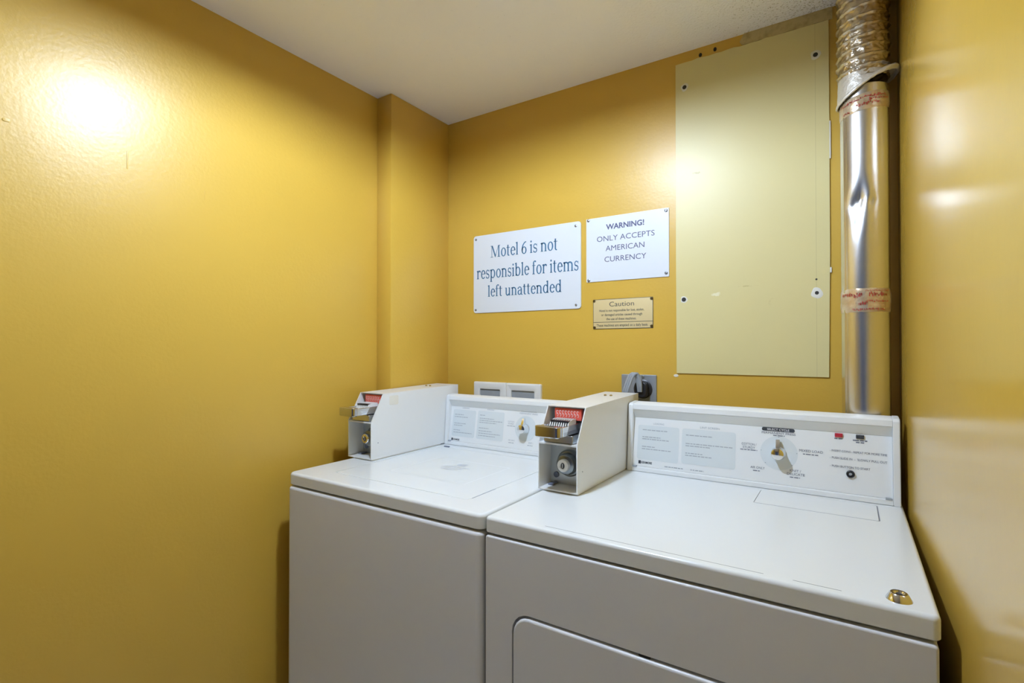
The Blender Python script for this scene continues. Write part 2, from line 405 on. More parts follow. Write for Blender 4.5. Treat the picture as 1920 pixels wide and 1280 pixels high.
# mini serif face: glyph -> (advance, shapes)
def arc(cx, cy, rx, ry, tx, ty, a0, a1, n=18):
    vs, fs = [], []
    for k in range(n + 1):
        a = math.radians(a0 + (a1 - a0) * k / n); c, s = math.cos(a), math.sin(a)
        vs += [(cx + rx * c, cy + ry * s), (cx + (rx - tx) * c, cy + (ry - ty) * s)]
    for k in range(n): fs.append((2 * k, 2 * k + 2, 2 * k + 3, 2 * k + 1))
    return vs, fs
def rc(x0, y0, x1, y1): return [(x0, y0), (x1, y0), (x1, y1), (x0, y1)], [(0, 1, 2, 3)]
def pg(*p): return list(p), [tuple(range(len(p)))]
T, t = .094, .040; X = .50; A = .74; SH = .032
def stem(x, y0, y1, lo=True, hi=True):
    s = [rc(x, y0, x + T, y1)]
    if lo: s.append(rc(x - .045, y0, x + T + .045, y0 + SH))
    if hi: s.append(pg((x - .055, y1 - .055), (x, y1 - .085), (x + T, y1), (x + T * .4, y1), (x - .055, y1 - .03)))
    return s
def shoulder(x, w):   # n-arch from stem at x
    return [arc(x + T + (w - T) / 2 - .02, X - .17, (w - T) / 2 + .02 + T, .18, T, .075, 0, 150)] + [rc(x + w, 0, x + w + T, X - .17), rc(x + w - .045, 0, x + w + T + .045, SH)]
def bowl(cx, rx): return [arc(cx, X / 2, rx, X / 2 + .012, T, t + .012, 0, 360, 30)]
G = {
 ' ': (.20, []),
 'l': (.24, stem(.07, 0, A)),
 'i': (.24, stem(.07, 0, X) + [arc(.11, .655, .055, .058, .055, .058, 0, 360, 16)]),
 'n': (.51, stem(.07, 0, X) + shoulder(.07, .27)),
 'm': (.78, stem(.07, 0, X) + shoulder(.07, .27) + shoulder(.34, .27)),
 'r': (.37, stem(.07, 0, X) + [arc(.26, X - .17, .14, .18, .05, .07, 65, 165), arc(.315, X - .065, .05, .055, .05, .055, 0, 360, 14)]),
 'u': (.52, [rc(.07, .16, .07 + T, X), rc(.02, X - SH, .11, X), rc(.34, 0, .34 + T, X), rc(.29, X - SH, .38, X), rc(.36, 0, .47, SH), arc(.23, .16, .16, .172, T, .075, 180, 340)]),
 'o': (.47, bowl(.235, .205)),
 'e': (.43, [arc(.225, X / 2, .195, X / 2 + .012, T, t + .016, 8, 322, 30), rc(.06, X / 2 + .01, .40, X / 2 + .045), arc(.225, X / 2, .195, X / 2 + .012, .06, t, 5, 30, 6)]),
 's': (.37, [arc(.18, X - .135, .135, .147, .062, t + .012, 25, 270), arc(.185, .137, .145, .149, .066, t + .012, -90, 90), arc(.185, .137, .145, .149, .062, t + .012, 200, 275), rc(.30, .34, .325, X), rc(.035, 0, .06, .16), pg((.09, .33), (.18, .212), (.29, .20), (.18, .29))]),
 't': (.31, [rc(.08, .1, .08 + T, .64), rc(.01, X - SH, .28, X), pg((.01, X - SH), (.08, X - SH), (.08 + T, .64)), arc(.20, .11, .12, .122, T, .06, 180, 300)]),
 'f': (.31, [rc(.08, 0, .08 + T, .6), rc(.03, 0, .22, SH), rc(.01, X - SH, .28, X), arc(.22, .6, .14, .152, T, .05, 75, 180), arc(.275, .70, .045, .05, .045, .05, 0, 360, 12)]),
 'p': (.51, stem(.07, -.22, X) + [arc(.26, X / 2, .205, X / 2 + .012, T, t + .014, -150, 150, 30)]),
 'b': (.51, [rc(.07, 0, .07 + T, A)] + [pg((.015, A - .055), (.07, A - .085), (.07 + T, A), (.015, A - .03))] + [arc(.26, X / 2, .205, X / 2 + .012, T, t + .014, -150, 150, 30)]),
 'd': (.52, [rc(.34, 0, .34 + T, A), pg((.285, A - .055), (.34, A - .085), (.34 + T, A), (.285, A - .03)), rc(.36, 0, .475, SH), arc(.24, X / 2, .205, X / 2 + .012, T, t + .014, 30, 330, 30)]),
 'a': (.46, [rc(.29, .05, .29 + T, X - .12), arc(.215, X - .15, .155, .162, .07, t + .014, 0, 145), arc(.08, X - .1, .045, .05, .045, .05, 0, 360, 12), arc(.19, .145, .155, .157, T, t + .01, 60, 330, 24), arc(.40, .06, .11, .072, .05, .05, 180, 300, 10), pg((.2, .30), (.31, .31), (.31, .27), (.2, .262))]),
 '6': (.46, [arc(.23, .205, .195, .217, T, t + .01, 0, 360, 28), arc(.42, .21, .385, .51, .085, .06, 95, 180, 18)]),
 'M': (.86, [rc(.10, 0, .14, .70), rc(.02, 0, .23, SH), rc(.02, .70 - SH, .19, .70), rc(.66, 0, .66 + T, .70), rc(.60, 0, .82, SH), rc(.68, .70 - SH, .82, .70), pg((.10, .70), (.20, .70), (.46, .08), (.42, .0), (.39, .0)), pg((.66, .70), (.69, .70), (.43, .0), (.39, .0), (.41, .07))]),
}
def serif(bm, s, x0, x1, zb, cap, mp, mi=0):
    vs, fs = [], []; x = 0
    for ch in s:
        adv, sh = G[ch]
        for v, f in sh:
            b0 = len(vs); vs += [(p[0] + x, p[1]) for p in v]; fs += [tuple(i + b0 for i in q) for q in f]
        x += adv
    mn = min(v[0] for v in vs); mx = max(v[0] for v in vs); k = (x1 - x0) / (mx - mn); kz = cap / .70
    put(bm, [(x0 + (v[0] - mn) * k, zb + v[1] * kz) for v in vs], fs, mp, mi)

sg = thing('sign_board', (-.9935, YB, 1.431), 'large white sign with blue serif lettering about unattended items', 'sign')
bm = new(); slab(bm, (-1.224, -.763, 1.431, 1.731), .011, 0, .004, .0012, WY(0)); obj('board', bm, 'sign', sg, True)
mp = onwall(.0043)
letter(sg, 'teal',
       (serif, 'Motel 6 is not', -1.142, -.853, 1.641, .0445, mp),
       (serif, 'responsible for items', -1.208, -.772, 1.5625, .046, mp),
       (serif, 'left unattended', -1.155, -.838, 1.492, .0415, mp))
screws(sg, [(-1.212, YB - .004, 1.717), (-.782, YB - .004, 1.716), (-1.213, YB - .004, 1.443), (-.781, YB - .004, 1.444)], .0045, .002, 'screw_steel')

sg = thing('sign_board', (-.603, YB, 1.519), 'white warning sign in plain capitals about American currency', 'sign')
bm = new(); slab(bm, (-.743, -.463, 1.5185, 1.733), .0025, 0, .003, .0006, WY(0)); obj('board', bm, 'sign', sg, True)
mp = onwall(.0033)
letter(sg, 'navy',
       (text, 'WARNING!', -.6715, -.5415, 1.6895, .0175, mp, .030),
       (text, 'ONLY ACCEPTS', -.704, -.508, 1.6515, .0172, mp),
       (text, 'AMERICAN', -.673, -.541, 1.618, .0172, mp),
       (text, 'CURRENCY', -.677, -.535, 1.582, .0172, mp))
screws(sg, [(-.735, YB - .003, 1.7275), (-.472, YB - .003, 1.7245), (-.734, YB - .003, 1.5245), (-.472, YB - .003, 1.530)], .0052, .0025, 'screw_steel')

sg = thing('caution_plaque', (-.616, YB, 1.359), 'small tan caution plaque with black print and a black edge', 'sign')
bm = new(); slab(bm, (-.719, -.514, 1.3595, 1.4585), .002, 0, .0016, .0004, WY(0)); obj('edge', bm, 'ink', sg)
bm = new(); slab(bm, (-.7175, -.5155, 1.361, 1.457), .0015, .0016, .0022, .0003, WY(0)); obj('plate', bm, 'brass', sg)
mp = onwall(.0025)
letter(sg, 'ink',
       (text, 'Caution', -.6605, -.576, 1.4335, .0152, mp, -.004),
       (text, 'Hotel is not responsible for lost, stolen,', -.696, -.543, 1.4165, .0078, mp, .006),
       (text, 'or damaged articles caused through', -.689, -.549, 1.4025, .0078, mp, .006),
       (text, 'the use of these machines.', -.671, -.568, 1.3885, .0078, mp, .006),
       (quad, -.7175, -.5155, 1.3812, 1.3826, mp),
       (text, 'These machines are emptied on a daily basis.', -.706, -.530, 1.3675, .0082, mp, .006))
M['bronze'] = mat('dark_bronze', (0.16, 0.12, 0.06), 0.35, 1.0)
screws(sg, [(-.7145, YB - .0022, 1.4535), (-.5185, YB - .0022, 1.453), (-.7135, YB - .0022, 1.3645), (-.5185, YB - .0022, 1.366)], .0048, .003, 'bronze')

# ------------------------------------------------------------------ consoles
def console(par, x0, x1, yb, yt, zt, yback):
    """x0..x1 outer ends; front leans from yb at z .945 to yt at zt. Returns a map (x, z) -> fascia point"""
    z0 = .9455; lean = (yt - yb) / (zt - z0)
    def fy(z, d=0): return yb + (z - z0) * lean + d
    def rec(z): return .005 + .012 * (z - z0) / (zt - .042 - z0)      # fascia sinks deeper towards its top
    cap = .0135
    for xa, xb, nm in ((x0, x0 + cap, 'end_cap'), (x1 - cap, x1, 'end_cap')):
        bm = new(); prism(bm, [(fy(z0), z0), (fy(zt - .006), zt - .006), (fy(zt) + .006, zt), (yback, zt + .003), (yback, z0)], xa, xb)
        bmesh.ops.bevel(bm, geom=[e for e in bm.edges if abs(e.verts[0].co.x - e.verts[1].co.x) < 1e-6], offset=.0012, segments=2, affect='EDGES')
        obj(nm, bm, 'fascia', par)
    a, b = x0 + cap + .0004, x1 - cap - .0004
    bm = new(); prism(bm, [(fy(zt - .017) + .001, zt - .017), (fy(zt - .004) + .001, zt - .004), (fy(zt) + .006, zt - .0005), (yback, zt + .002), (yback, zt - .017)], a, b); obj('top_rail', bm, 'fascia', par)
    bm = new(); prism(bm, [(fy(zt - .0175) + .0015, zt - .0175), (fy(zt - .041) + .0168, zt - .041), (yback, zt - .041), (yback, zt - .0175)], a, b); obj('shade_band', bm, 'fascia', par)
    bm = new(); prism(bm, [(fy(z0 + .0135) + rec(z0 + .0135), z0 + .0135), (fy(zt - .0415) + rec(zt - .0415), zt - .0415), (yback, zt - .0415), (yback, z0 + .0135)], a, b); f = obj('fascia', bm, 'fascia', par)
    bm = new(); prism(bm, [(fy(z0) + .001, z0 + .0005), (fy(z0 + .011) + .001, z0 + .011), (fy(z0 + .013) + .003, z0 + .013), (yback, z0 + .013), (yback, z0 + .0005)], a, b); obj('bottom_rail', bm, 'fascia', par)
    for xa in (a + .003, b - .014):
        bm = new(); box(bm, xa, xa + .011, fy(.957) - .0005, fy(.957) + .006, .957, .9615); obj('clip', bm, 'print_mid', par)
    return f, (lambda d: (lambda x, z: (x, fy(z) + rec(z) - d, z)))

def knob(par, c, tilt, ang, s=1.0):
    """chrome pointer knob standing out of the fascia towards the room"""
    bm = new()
    lathe(bm, [(.0165 * s, 0), (.0165 * s, .004), (.0150 * s, .006), (.0140 * s, .022), (.0150 * s, .026), (.0138 * s, .030), (.008 * s, .0325), (.001, .033)], (0, 0, 0), 'Y', 28)
    n0 = len(bm.verts)
    prism(bm, [(-.002, .010), (-.002, .034 * s), (-.010, .034 * s), (-.022, .0125), (-.022, .010)], -.0042, .0042)
    bmesh.ops.rotate(bm, verts=bm.verts[:], cent=(0, 0, 0), matrix=Matrix.Rotation(ang, 3, 'Y'))
    bmesh.ops.rotate(bm, verts=bm.verts[:], cent=(0, 0, 0), matrix=Matrix.Rotation(-tilt, 3, 'X'))
    bmesh.ops.translate(bm, verts=bm.verts[:], vec=c)
    return obj('knob', bm, 'chrome', par)

# ------------------------------------------------------------------ washing machine
wx0, wx1 = -1.333, -.6475
Wm = thing('washing_machine', (-.99, 1.18, 0), 'white top-load washing machine with control console, next to left wall', 'washing machine')
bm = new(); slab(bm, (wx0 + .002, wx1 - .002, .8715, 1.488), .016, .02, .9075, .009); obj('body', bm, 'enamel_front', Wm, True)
bm = new(); box(bm, wx0 + .03, wx1 - .03, .90, 1.47, 0.9, .9125); obj('neck', bm, 'dark', Wm)
for x in (wx0 + .06, wx1 - .06):
    for y in (.93, 1.43):
        bm = new(); lathe(bm, [(.022, 0), (.022, .012), (.010, .014), (.010, .03)], (x, y, 0), n=16); obj('foot', bm, 'black', Wm)
bm = new(); slab(bm, (wx0, wx1, .875, 1.49), .018, .912, .945, .008, er0=.002, pocket=((-1.222, -.7395, .944, 1.395), .014, .004)); obj('top_panel', bm, 'enamel', Wm, True)
bm = new(); slab(bm, (-1.2185, -.7415, .9465, 1.393), .012, .9412, .9456, .002); lid = obj('lid', bm, 'enamel', Wm, True)
bm = new(); box(bm, -.7415, -.7385, .962, 1.055, .9413, .9459, .0008); obj('finger_notch', bm, 'print_mid', lid)
for x in (-1.205,):
    bm = new(); box(bm, x, x + .022, 1.398, 1.406, .945, .9485, .001); obj('hinge_cover', bm, 'print_dark', Wm)
top = lambda a, b: (a, b, .94585)
bm = new()   # faint printed frame and notice on the lid
for x0_, x1_, y0_, y1_ in ((-1.10, -.83, 1.045, 1.0462), (-1.10, -.83, 1.255, 1.2562), (-1.10, -1.0988, 1.045, 1.255), (-.8312, -.83, 1.045, 1.255)): quad(bm, x0_, x1_, y0_, y1_, top)
obj('lid_print', bm, 'print_faint', lid)
bm = new()
quad(bm, -.985, -.955, 1.196, 1.222, top)
for i, (xa, xb) in enumerate(((-1.02, -.92), (-1.015, -.935), (-1.0, -.95))): greek(bm, xa, xb, 1.178 - i * .016, .006, top, 0, i + 3)
obj('lid_print', bm, 'print_soft', lid)['kind'] = 'stuff'
fw_, wmp = console(Wm, -1.2385, wx1 - .006, 1.440, 1.452, 1.124, 1.488)
bm = new(); mp = wmp(.0004)
quad(bm, -1.213, -1.110, .977, 1.072, mp, 0, .006); quad(bm, -1.101, -.988, .977, 1.074, mp, 0, .006)
obj('print_panel', bm, 'print_grey', fw_)
mp = wmp(.0007)
letter(fw_, 'print_mid',
       (text, 'LOADING', -1.172, -1.142, 1.0765, .0042, mp),
       (text, 'WASHING', -1.063, -1.033, 1.0775, .0042, mp))
for i, (xa, xb, z) in enumerate([(-1.205, -1.165, 1.053), (-1.205, -1.145, 1.045), (-1.205, -1.15, 1.022), (-1.205, -1.165, 1.015), (-1.205, -1.175, .998), (-1.205, -1.12, .990), (-1.092, -1.07, 1.058), (-1.092, -1.03, 1.047), (-1.092, -.995, 1.040), (-1.092, -1.02, 1.033), (-1.092, -1.05, 1.014), (-1.092, -1.035, 1.004), (-1.092, -1.0, .996), (-1.092, -1.02, .988)]): letter(fw_, 'print_mid', (greek, xa, xb, z, .0022, mp, 0, i))
letter(fw_, 'ink',
       (quad, -1.211, -1.204, .962, .970, mp),
       (text, 'KENMORE', -1.202, -1.174, .963, .0055, mp, .02),
       (quad, -.926, -.858, 1.083, 1.0915, mp, 0, .004))
letter(fw_, 'white_ink',
       (text, 'SELECT CYCLE', -.916, -.868, 1.0852, .0043, wmp(.0009), .01))
letter(fw_, 'print_mid',
       (text, 'PERMANENT PRESS', -.927, -.857, 1.0745, .0048, mp),
       (text, 'COTTON /', -.972, -.944, 1.044, .0045, mp),
       (text, 'STURDY', -.970, -.946, 1.037, .0045, mp),
       (greek, -.974, -.942, 1.031, .002, mp, 0, 5),
       (text, 'AIR ONLY', -.965, -.938, .983, .0045, mp),
       (greek, -.963, -.942, .976, .002, mp, 0, 6),
       (text, 'KNIT /', -.884, -.866, .981, .0045, mp),
       (greek, -.888, -.868, .974, .002, mp, 0, 7))
bm = new()
bm.faces.new([bm.verts.new(mp(-.900 + .041 * math.cos(2 * PI * k / 48), 1.028 + .041 * math.sin(2 * PI * k / 48))) for k in range(48)]); obj('dial_disc', bm, 'print_grey', fw_)
knob(Wm, wmp(.0008)(-.900, 1.028), .066, -.12)

# ------------------------------------------------------------------ dryer
dx0, dx1 = -.6405, .101
D = thing('clothes_dryer', (-.27, 1.18, 0), 'white coin-operated clothes dryer with wide control console beside the right wall', 'dryer')
FR = lambda a, b, h: (a, .8715 - h, b)
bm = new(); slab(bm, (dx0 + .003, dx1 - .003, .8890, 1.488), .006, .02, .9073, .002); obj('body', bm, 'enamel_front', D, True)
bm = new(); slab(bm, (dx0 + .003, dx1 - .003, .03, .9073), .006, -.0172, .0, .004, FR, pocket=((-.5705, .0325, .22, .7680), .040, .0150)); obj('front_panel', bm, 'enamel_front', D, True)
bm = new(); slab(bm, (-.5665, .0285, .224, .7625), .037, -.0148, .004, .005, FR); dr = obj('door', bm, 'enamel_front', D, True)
bm = new(); box(bm, -.308, -.288, .872, .8850, .7632, .7672, .0005); obj('catch', bm, 'dark', D)
bm = new(); box(bm, dx0 + .03, dx1 - .03, .90, 1.47, 0.9, .9125); obj('neck', bm, 'dark', D)
for x in (dx0 + .06, dx1 - .06):
    for y in (.93, 1.43):
        bm = new(); lathe(bm, [(.022, 0), (.022, .012), (.010, .014), (.010, .03)], (x, y, 0), n=16); obj('foot', bm, 'black', D)
bm = new(); slab(bm, (dx0, dx1, .874, 1.49), .010, .912, .945, .007, er0=.002, pocket=((-.1835, .0530, 1.2865, 1.412), .005, .004)); obj('top_panel', bm, 'lid_worn', D, True)
bm = new(); slab(bm, (-.1825, .0512, 1.2895, 1.411), .004, .9412, .9452, .0012); ld = obj('lint_door', bm, 'enamel', D, True)
bm = new(); box(bm, -.1825, .0525, 1.2868, 1.2892, .9413, .9449); box(bm, .0514, .0528, 1.288, 1.409, .9413, .9449); obj('seam_shade', bm, 'print_dark', ld)  # dark strips filling the lint door gap, standing in for its shadow
bm = new(); lathe(bm, [(.0160, 0), (.0155, .0012), (.0112, .0085), (.0100, .0095), (.0072, .0095), (.006, .0075), (.002, .0076)], (.058, .906, .945), n=28); lk = obj('lock_stud', bm, 'chrome', D)
bm = new(); lathe(bm, [(.004, .0076), (.0035, .0084)], (.058, .906, .945), n=10); obj('keyway', bm, 'black', lk)
fd, dmp = console(D, -.5365, .0965, 1.4255, 1.441, 1.137, 1.489)
bm = new(); mp = dmp(.0004)
quad(bm, -.5105, -.3935, .979, 1.0745, mp, 0, .006); quad(bm, -.3855, -.2475, .981, 1.0745, mp, 0, .006)
obj('print_panel', bm, 'print_grey', fd)
bm = new(); bm.faces.new([bm.verts.new(mp(-.147 + .042 * math.cos(2 * PI * k / 48), 1.034 + .041 * math.sin(2 * PI * k / 48))) for k in range(48)]); obj('dial_disc', bm, 'print_grey', fd)
mp = dmp(.0007)
letter(fd, 'print_mid',
       (text, 'LOADING', -.466, -.436, 1.0785, .0044, mp),
       (text, 'LINT SCREEN', -.338, -.288, 1.0785, .0048, mp))
for i, (xa, xb, z) in enumerate([(-.497, -.425, 1.0605), (-.497, -.445, 1.041), (-.497, -.420, 1.035), (-.497, -.46, 1.014), (-.497, -.415, 1.0075), (-.375, -.305, 1.0565), (-.375, -.255, 1.034), (-.375, -.31, 1.028), (-.375, -.33, 1.0085), (-.375, -.305, 1.0025), (-.43, -.38, .9655), (-.36, -.325, .9655)]): letter(fd, 'print_mid', (greek, xa, xb, z, .0024, mp, 0, i + 20))
bm = new()
for k in range(5):
    a = math.radians((90, 175, 5, 222, 318)[k]); quad(bm, -.147 + .040 * math.cos(a) - .001, -.147 + .040 * math.cos(a) + .001, 1.034 + .039 * math.sin(a) - .001, 1.034 + .039 * math.sin(a) + .001, mp)
obj('dial_marks', bm, 'print_mid', fd)['kind'] = 'stuff'
letter(fd, 'print_dark',
       (text, 'PERMANENT PRESS', -.186, -.110, 1.0795, .0052, mp),
       (greek, -.160, -.134, 1.0755, .002, mp, 0, 40),
       (text, 'COTTON /', -.233, -.198, 1.0465, .0055, mp),
       (text, 'STURDY', -.230, -.201, 1.0385, .0055, mp),
       (greek, -.236, -.196, 1.034, .002, mp, 0, 41),
       (text, 'AIR ONLY', -.211, -.178, .9905, .0055, mp),
       (greek, -.205, -.188, .9845, .002, mp, 0, 42),
       (text, 'MIXED LOAD', -.102, -.052, 1.043, .0058, mp),
       (greek, -.094, -.062, 1.037, .002, mp, 0, 43),
       (text, 'KNIT /', -.122, -.098, .993, .0055, mp),
       (text, 'DELICATE', -.128, -.090, .985, .0055, mp),
       (greek, -.122, -.10, .979, .002, mp, 0, 44),
       (text, '- INSERT COINS - REPEAT FOR MORE TIME', -.038, .073, 1.051, .0046, mp),
       (text, '- PUSH SLIDE IN  -  SLOWLY PULL OUT', -.038, .073, 1.0345, .0048, mp),
       (text, '- PUSH BUTTON TO START', -.038, .041, 1.0155, .0048, mp),
       (greek, -.029, -.011, 1.0805, .0022, mp, 0, 45),
       (greek, .008, .036, 1.0795, .0026, mp, 0, 46),
       (greek, .014, .030, 1.075, .0026, mp, 0, 47))
letter(fd, 'ink',
       (quad, -.505, -.498, .9665, .9755, mp),
       (text, 'KENMORE', -.496, -.466, .968, .0060, mp, .02),
       (quad, -.186, -.112, 1.0865, 1.0955, mp, 0, .0043))
letter(fd, 'white_ink',
       (text, 'SELECT CYCLE', -.174, -.124, 1.0887, .0048, dmp(.0010), .012))
knob(D, dmp(.0008)(-.147, 1.034), .08, -.04)
for x, m_, nm in ((-.020, 'red', 'indicator_light'), (.022, 'ink', 'indicator_light')):
    bm = new(); c = dmp(0)(x, 1.089); box(bm, x - .008, x + .008, c[1] - .004, c[1] + .002, 1.085, 1.094, .001); o = obj(nm, bm, m_, D); o['label'] = 'red indicator' if m_ == 'red' else 'black indicator'
c = dmp(0)(.003, 1.0035); bm = new(); lathe(bm, [(.0085, 0), (.0085, .005), (.007, .0062), (.006, .006), (.0055, .0035), (.001, .0035)], c, 'Y', 24); bt = obj('start_button', bm, 'black', D)
bm = new(); lathe(bm, [(.0035, .0034), (.003, .0046), (.001, .005)], c, 'Y', 16); obj('button_cap', bm, 'print_mid', bt)

# ------------------------------------------------------------------ coin boxes
def coin_box():
    x0, x1 = -.6475, -.5395; C_ = thing('coin_box', (-.5935, 1.32, .945), '', 'coin box')
    prof = [(1.108, .9485), (1.108, 1.065), (1.157, 1.150), (1.532, 1.158), (1.532, .9485)]
    th = .0028
    bm = new()
    for a, b in ((x0, x0 + th), (x1 - th, x1)): prism(bm, prof, a, b)
    prism(bm, [(1.158, 1.1475), (1.157, 1.150), (1.532, 1.158), (1.532, 1.1555)], x0 + th, x1 - th)      # top sheet
    box(bm, x0 + th, x1 - th, 1.529, 1.532, .9485, 1.1555)                                              # back
    box(bm, x0 + th, x1 - th, 1.108, 1.529, .9485, .9515)                                               # bottom
    prism(bm, [(1.1085, 1.0605), (1.1085, 1.0645), (1.185, 1.0665), (1.185, 1.0635)], x0 + th, x1 - th)  # shelf
    obj('housing', bm, 'box_white', C_)
    bm = new(); slab(bm, (x0 + .012, x1 - .002, 1.113, 1.44), .008, .9455, .9485, .001); obj('base_plate', bm, 'sticker', C_)
    bm = new(); box(bm, x0 + th, x1 - th, 1.168, 1.171, .9515, 1.0605); lp = obj('lock_plate', bm, 'plate', C_)
    for px, pz in ((x0 + .020, .9735), (x0 + .018, 1.048), (x1 - .014, 1.048)):
        bm = new(); r = .0075 if pz < 1 else .003; lathe(bm, [(r, 0), (r, .003), (r * .6, .0045)], (px, 1.168, pz), 'Y', 14); obj('bolt', bm, 'steel' if pz > 1 else 'print_dark', lp)
    bm = new(); box(bm, x0 + .010, x0 + .026, 1.14, 1.165, .9516, .956, .001); obj('foot_clip', bm, 'print_dark', C_)
    c = (-.588, 1.168, 1.008)
    bm = new(); lathe(bm, [(.0335, 0), (.0335, .008), (.031, .011), (.027, .012), (.024, .030), (.021, .032)], c, 'Y', 36); lk = obj('lock', bm, 'lock_steel', C_)
    bm = new(); lathe(bm, [(.0155, .030), (.0155, .042), (.014, .044), (.008, .0445), (.0075, .0425)], c, 'Y', 28); obj('lock_core', bm, 'white_plastic', lk)
    bm = new(); lathe(bm, [(.0076, .0424), (.0072, .0432)], c, 'Y', 16, sx=.7); obj('keyhole', bm, 'ink', lk)
    bm = new(); box(bm, c[0] - .0012, c[0] + .0012, c[1] - .0440, c[1] - .0428, c[2] - .005, c[2] + .005); obj('key_slot', bm, 'steel', lk)
    # coin mechanism behind the sloping opening
    bm = new(); box(bm, x0 + th, x1 - th, 1.196, 1.199, 1.0665, 1.1475); obj('back_plate', bm, 'plate', C_)
    bm = new(); box(bm, x0 + .018, x1 - .015, 1.1620, 1.172, 1.116, 1.1445, .001); rp = obj('price_plate', bm, 'red_plate', C_)
    bm = new()
    for k in range(8):
        xx = x0 + .0255 + k * .0082; mp = lambda a, b: (a, 1.1617, b)
        for v, f in (arc(xx, 1.1355, .0029, .0040, .0012, .0012, 20, 280, 10), arc(xx, 1.1275, .0029, .0042, .0012, .0012, -100, 160, 10)): put(bm, v, f, mp)
    obj('plate_print', bm, 'white_ink', rp)
    sx0, sx1 = -.628, -.560
    bm = new(); slab(bm, (sx0, sx1, 1.076, 1.195), .003, 1.0885, 1.0985, .001)
    slab(bm, (sx0, sx0 + .006, 1.070, 1.190), .002, 1.0885, 1.1105, .001); slab(bm, (sx1 - .006, sx1, 1.070, 1.190), .002, 1.0885, 1.1105, .001)
    sl = obj('coin_slide', bm, 'chrome', C_)
    bm = new(); slab(bm, (sx0 - .001, sx1, 1.054, 1.078), .010, 1.0860, 1.1125, .0025, er0=.0025); obj('handle', bm, 'chrome_worn', sl)
    bm = new(); box(bm, sx0 + .008, sx1 - .008, 1.120, 1.182, 1.0985, 1.1005); obj('slide_bed', bm, 'print_dark', sl)
    fin = None
    for k in range(9):
        xx = sx0 + .0095 + k * .0061
        if fin is None:
            bm = new(); prism(bm, [(1.112, 1.1005), (1.122, 1.117), (1.140, 1.121), (1.1605, 1.121), (1.1605, 1.1005)], xx - .0012, xx + .0012); fin = obj('coin_guide', bm, 'white_plastic', sl); f0 = xx
        else:
            o = fin.copy(); S.collection.objects.link(o); o.parent = sl; o.location = fin.location + Vector((xx - f0, 0, 0))
    bm = new(); box(bm, sx0 + .009, sx1 - .009, 1.1205, 1.1600, 1.1006, 1.1190); obj('coin_gap', bm, 'black', sl)
    bm = new(); slab(bm, (sx0 - .006, sx1 + .006, 1.112, 1.194), .003, 1.0668, 1.0855, .001); obj('slide_bracket', bm, 'steel', C_)
    for k in (-1, 1):
        bm = new(); lathe(bm, [(.0045, 0), (.004, .003), (.002, .004)], (-.5935 + k * .009, 1.425, 1.1558), n=14); obj('rivet', bm, 'chrome', C_)
    for px, py, pz in ((x1, 1.136, .998),):
        bm = new(); lathe(bm, [(.0017, 0), (.001, .0008)], (0, 0, 0), 'Y', 10); bmesh.ops.rotate(bm, verts=bm.verts[:], cent=(0, 0, 0), matrix=Matrix.Rotation(PI / 2, 3, 'Z')); bmesh.ops.translate(bm, verts=bm.verts[:], vec=(px, py, pz)); obj('pin', bm, 'print_dark', C_)
    return C_
cb = coin_box(); cw = copy_tree(cb)
cb['label'] = 'white coin box on the dryer, its round lock fully visible'; cb['group'] = 'coin boxes on the machines'
cw['label'] = 'white coin box on the washer by the left wall, its lock half hidden'; cw['group'] = 'coin boxes on the machines'
cw.location = cb.location + Vector((-.7005, -.011, 0))
ORG[cw.name] = Vector(cw.location)
for ch in cw.children:
    for g in ch.children:
        if g.name.startswith('lock_core'): g.material_slots[0].link = 'OBJECT'; g.material_slots[0].material = M['chrome']
bm = new(); slab(bm, (1.172, 1.212, 1.112, 1.142), .006, 0, .0004, .0002, lambda a, b, h: (-.5395 - .7005 + h, a, b)); obj('sticker', bm, 'sticker', cw)

# ------------------------------------------------------------------ white outlet box behind the washer
ob = thing('utility_box', (-1.0675, YB, 1.00), 'white double-window utility box on the wall behind the washer', 'outlet box')
for (a0, a1, o0, o1) in ((-1.217, -1.068, -1.190, -1.096), (-1.067, -.918, -1.045, -.946)):
    bm = new(); z0, z1, q0, q1 = 1.00, 1.166, 1.028, 1.1395
    L1 = loop(bm, rrect(a0, a1, z0, z1, .004, 3), 0, WY(0)); L2 = loop(bm, rrect(a0, a1, z0, z1, .004, 3), .010, WY(0)); L3 = loop(bm, rrect(a0 + .006, a1 - .006, z0 + .006, z1 - .006, .003, 3), .013, WY(0))
    L4 = loop(bm, rrect(o0, o1, q0, q1, .003, 3), .008, WY(0)); L5 = loop(bm, rrect(o0, o1, q0, q1, .003, 3), .0005, WY(0))
    for p, q in zip((L1, L2, L3, L4), (L2, L3, L4, L5)): bridge(bm, p, q)
    fr = obj('frame', bm, 'white_plastic', ob)
    bm = new(); slab(bm, (o0 - .001, o1 + .001, q0 - .001, q1 + .001), .002, .0002, .003, .0002, WY(0)); obj('recess', bm, 'grey_cord', fr)

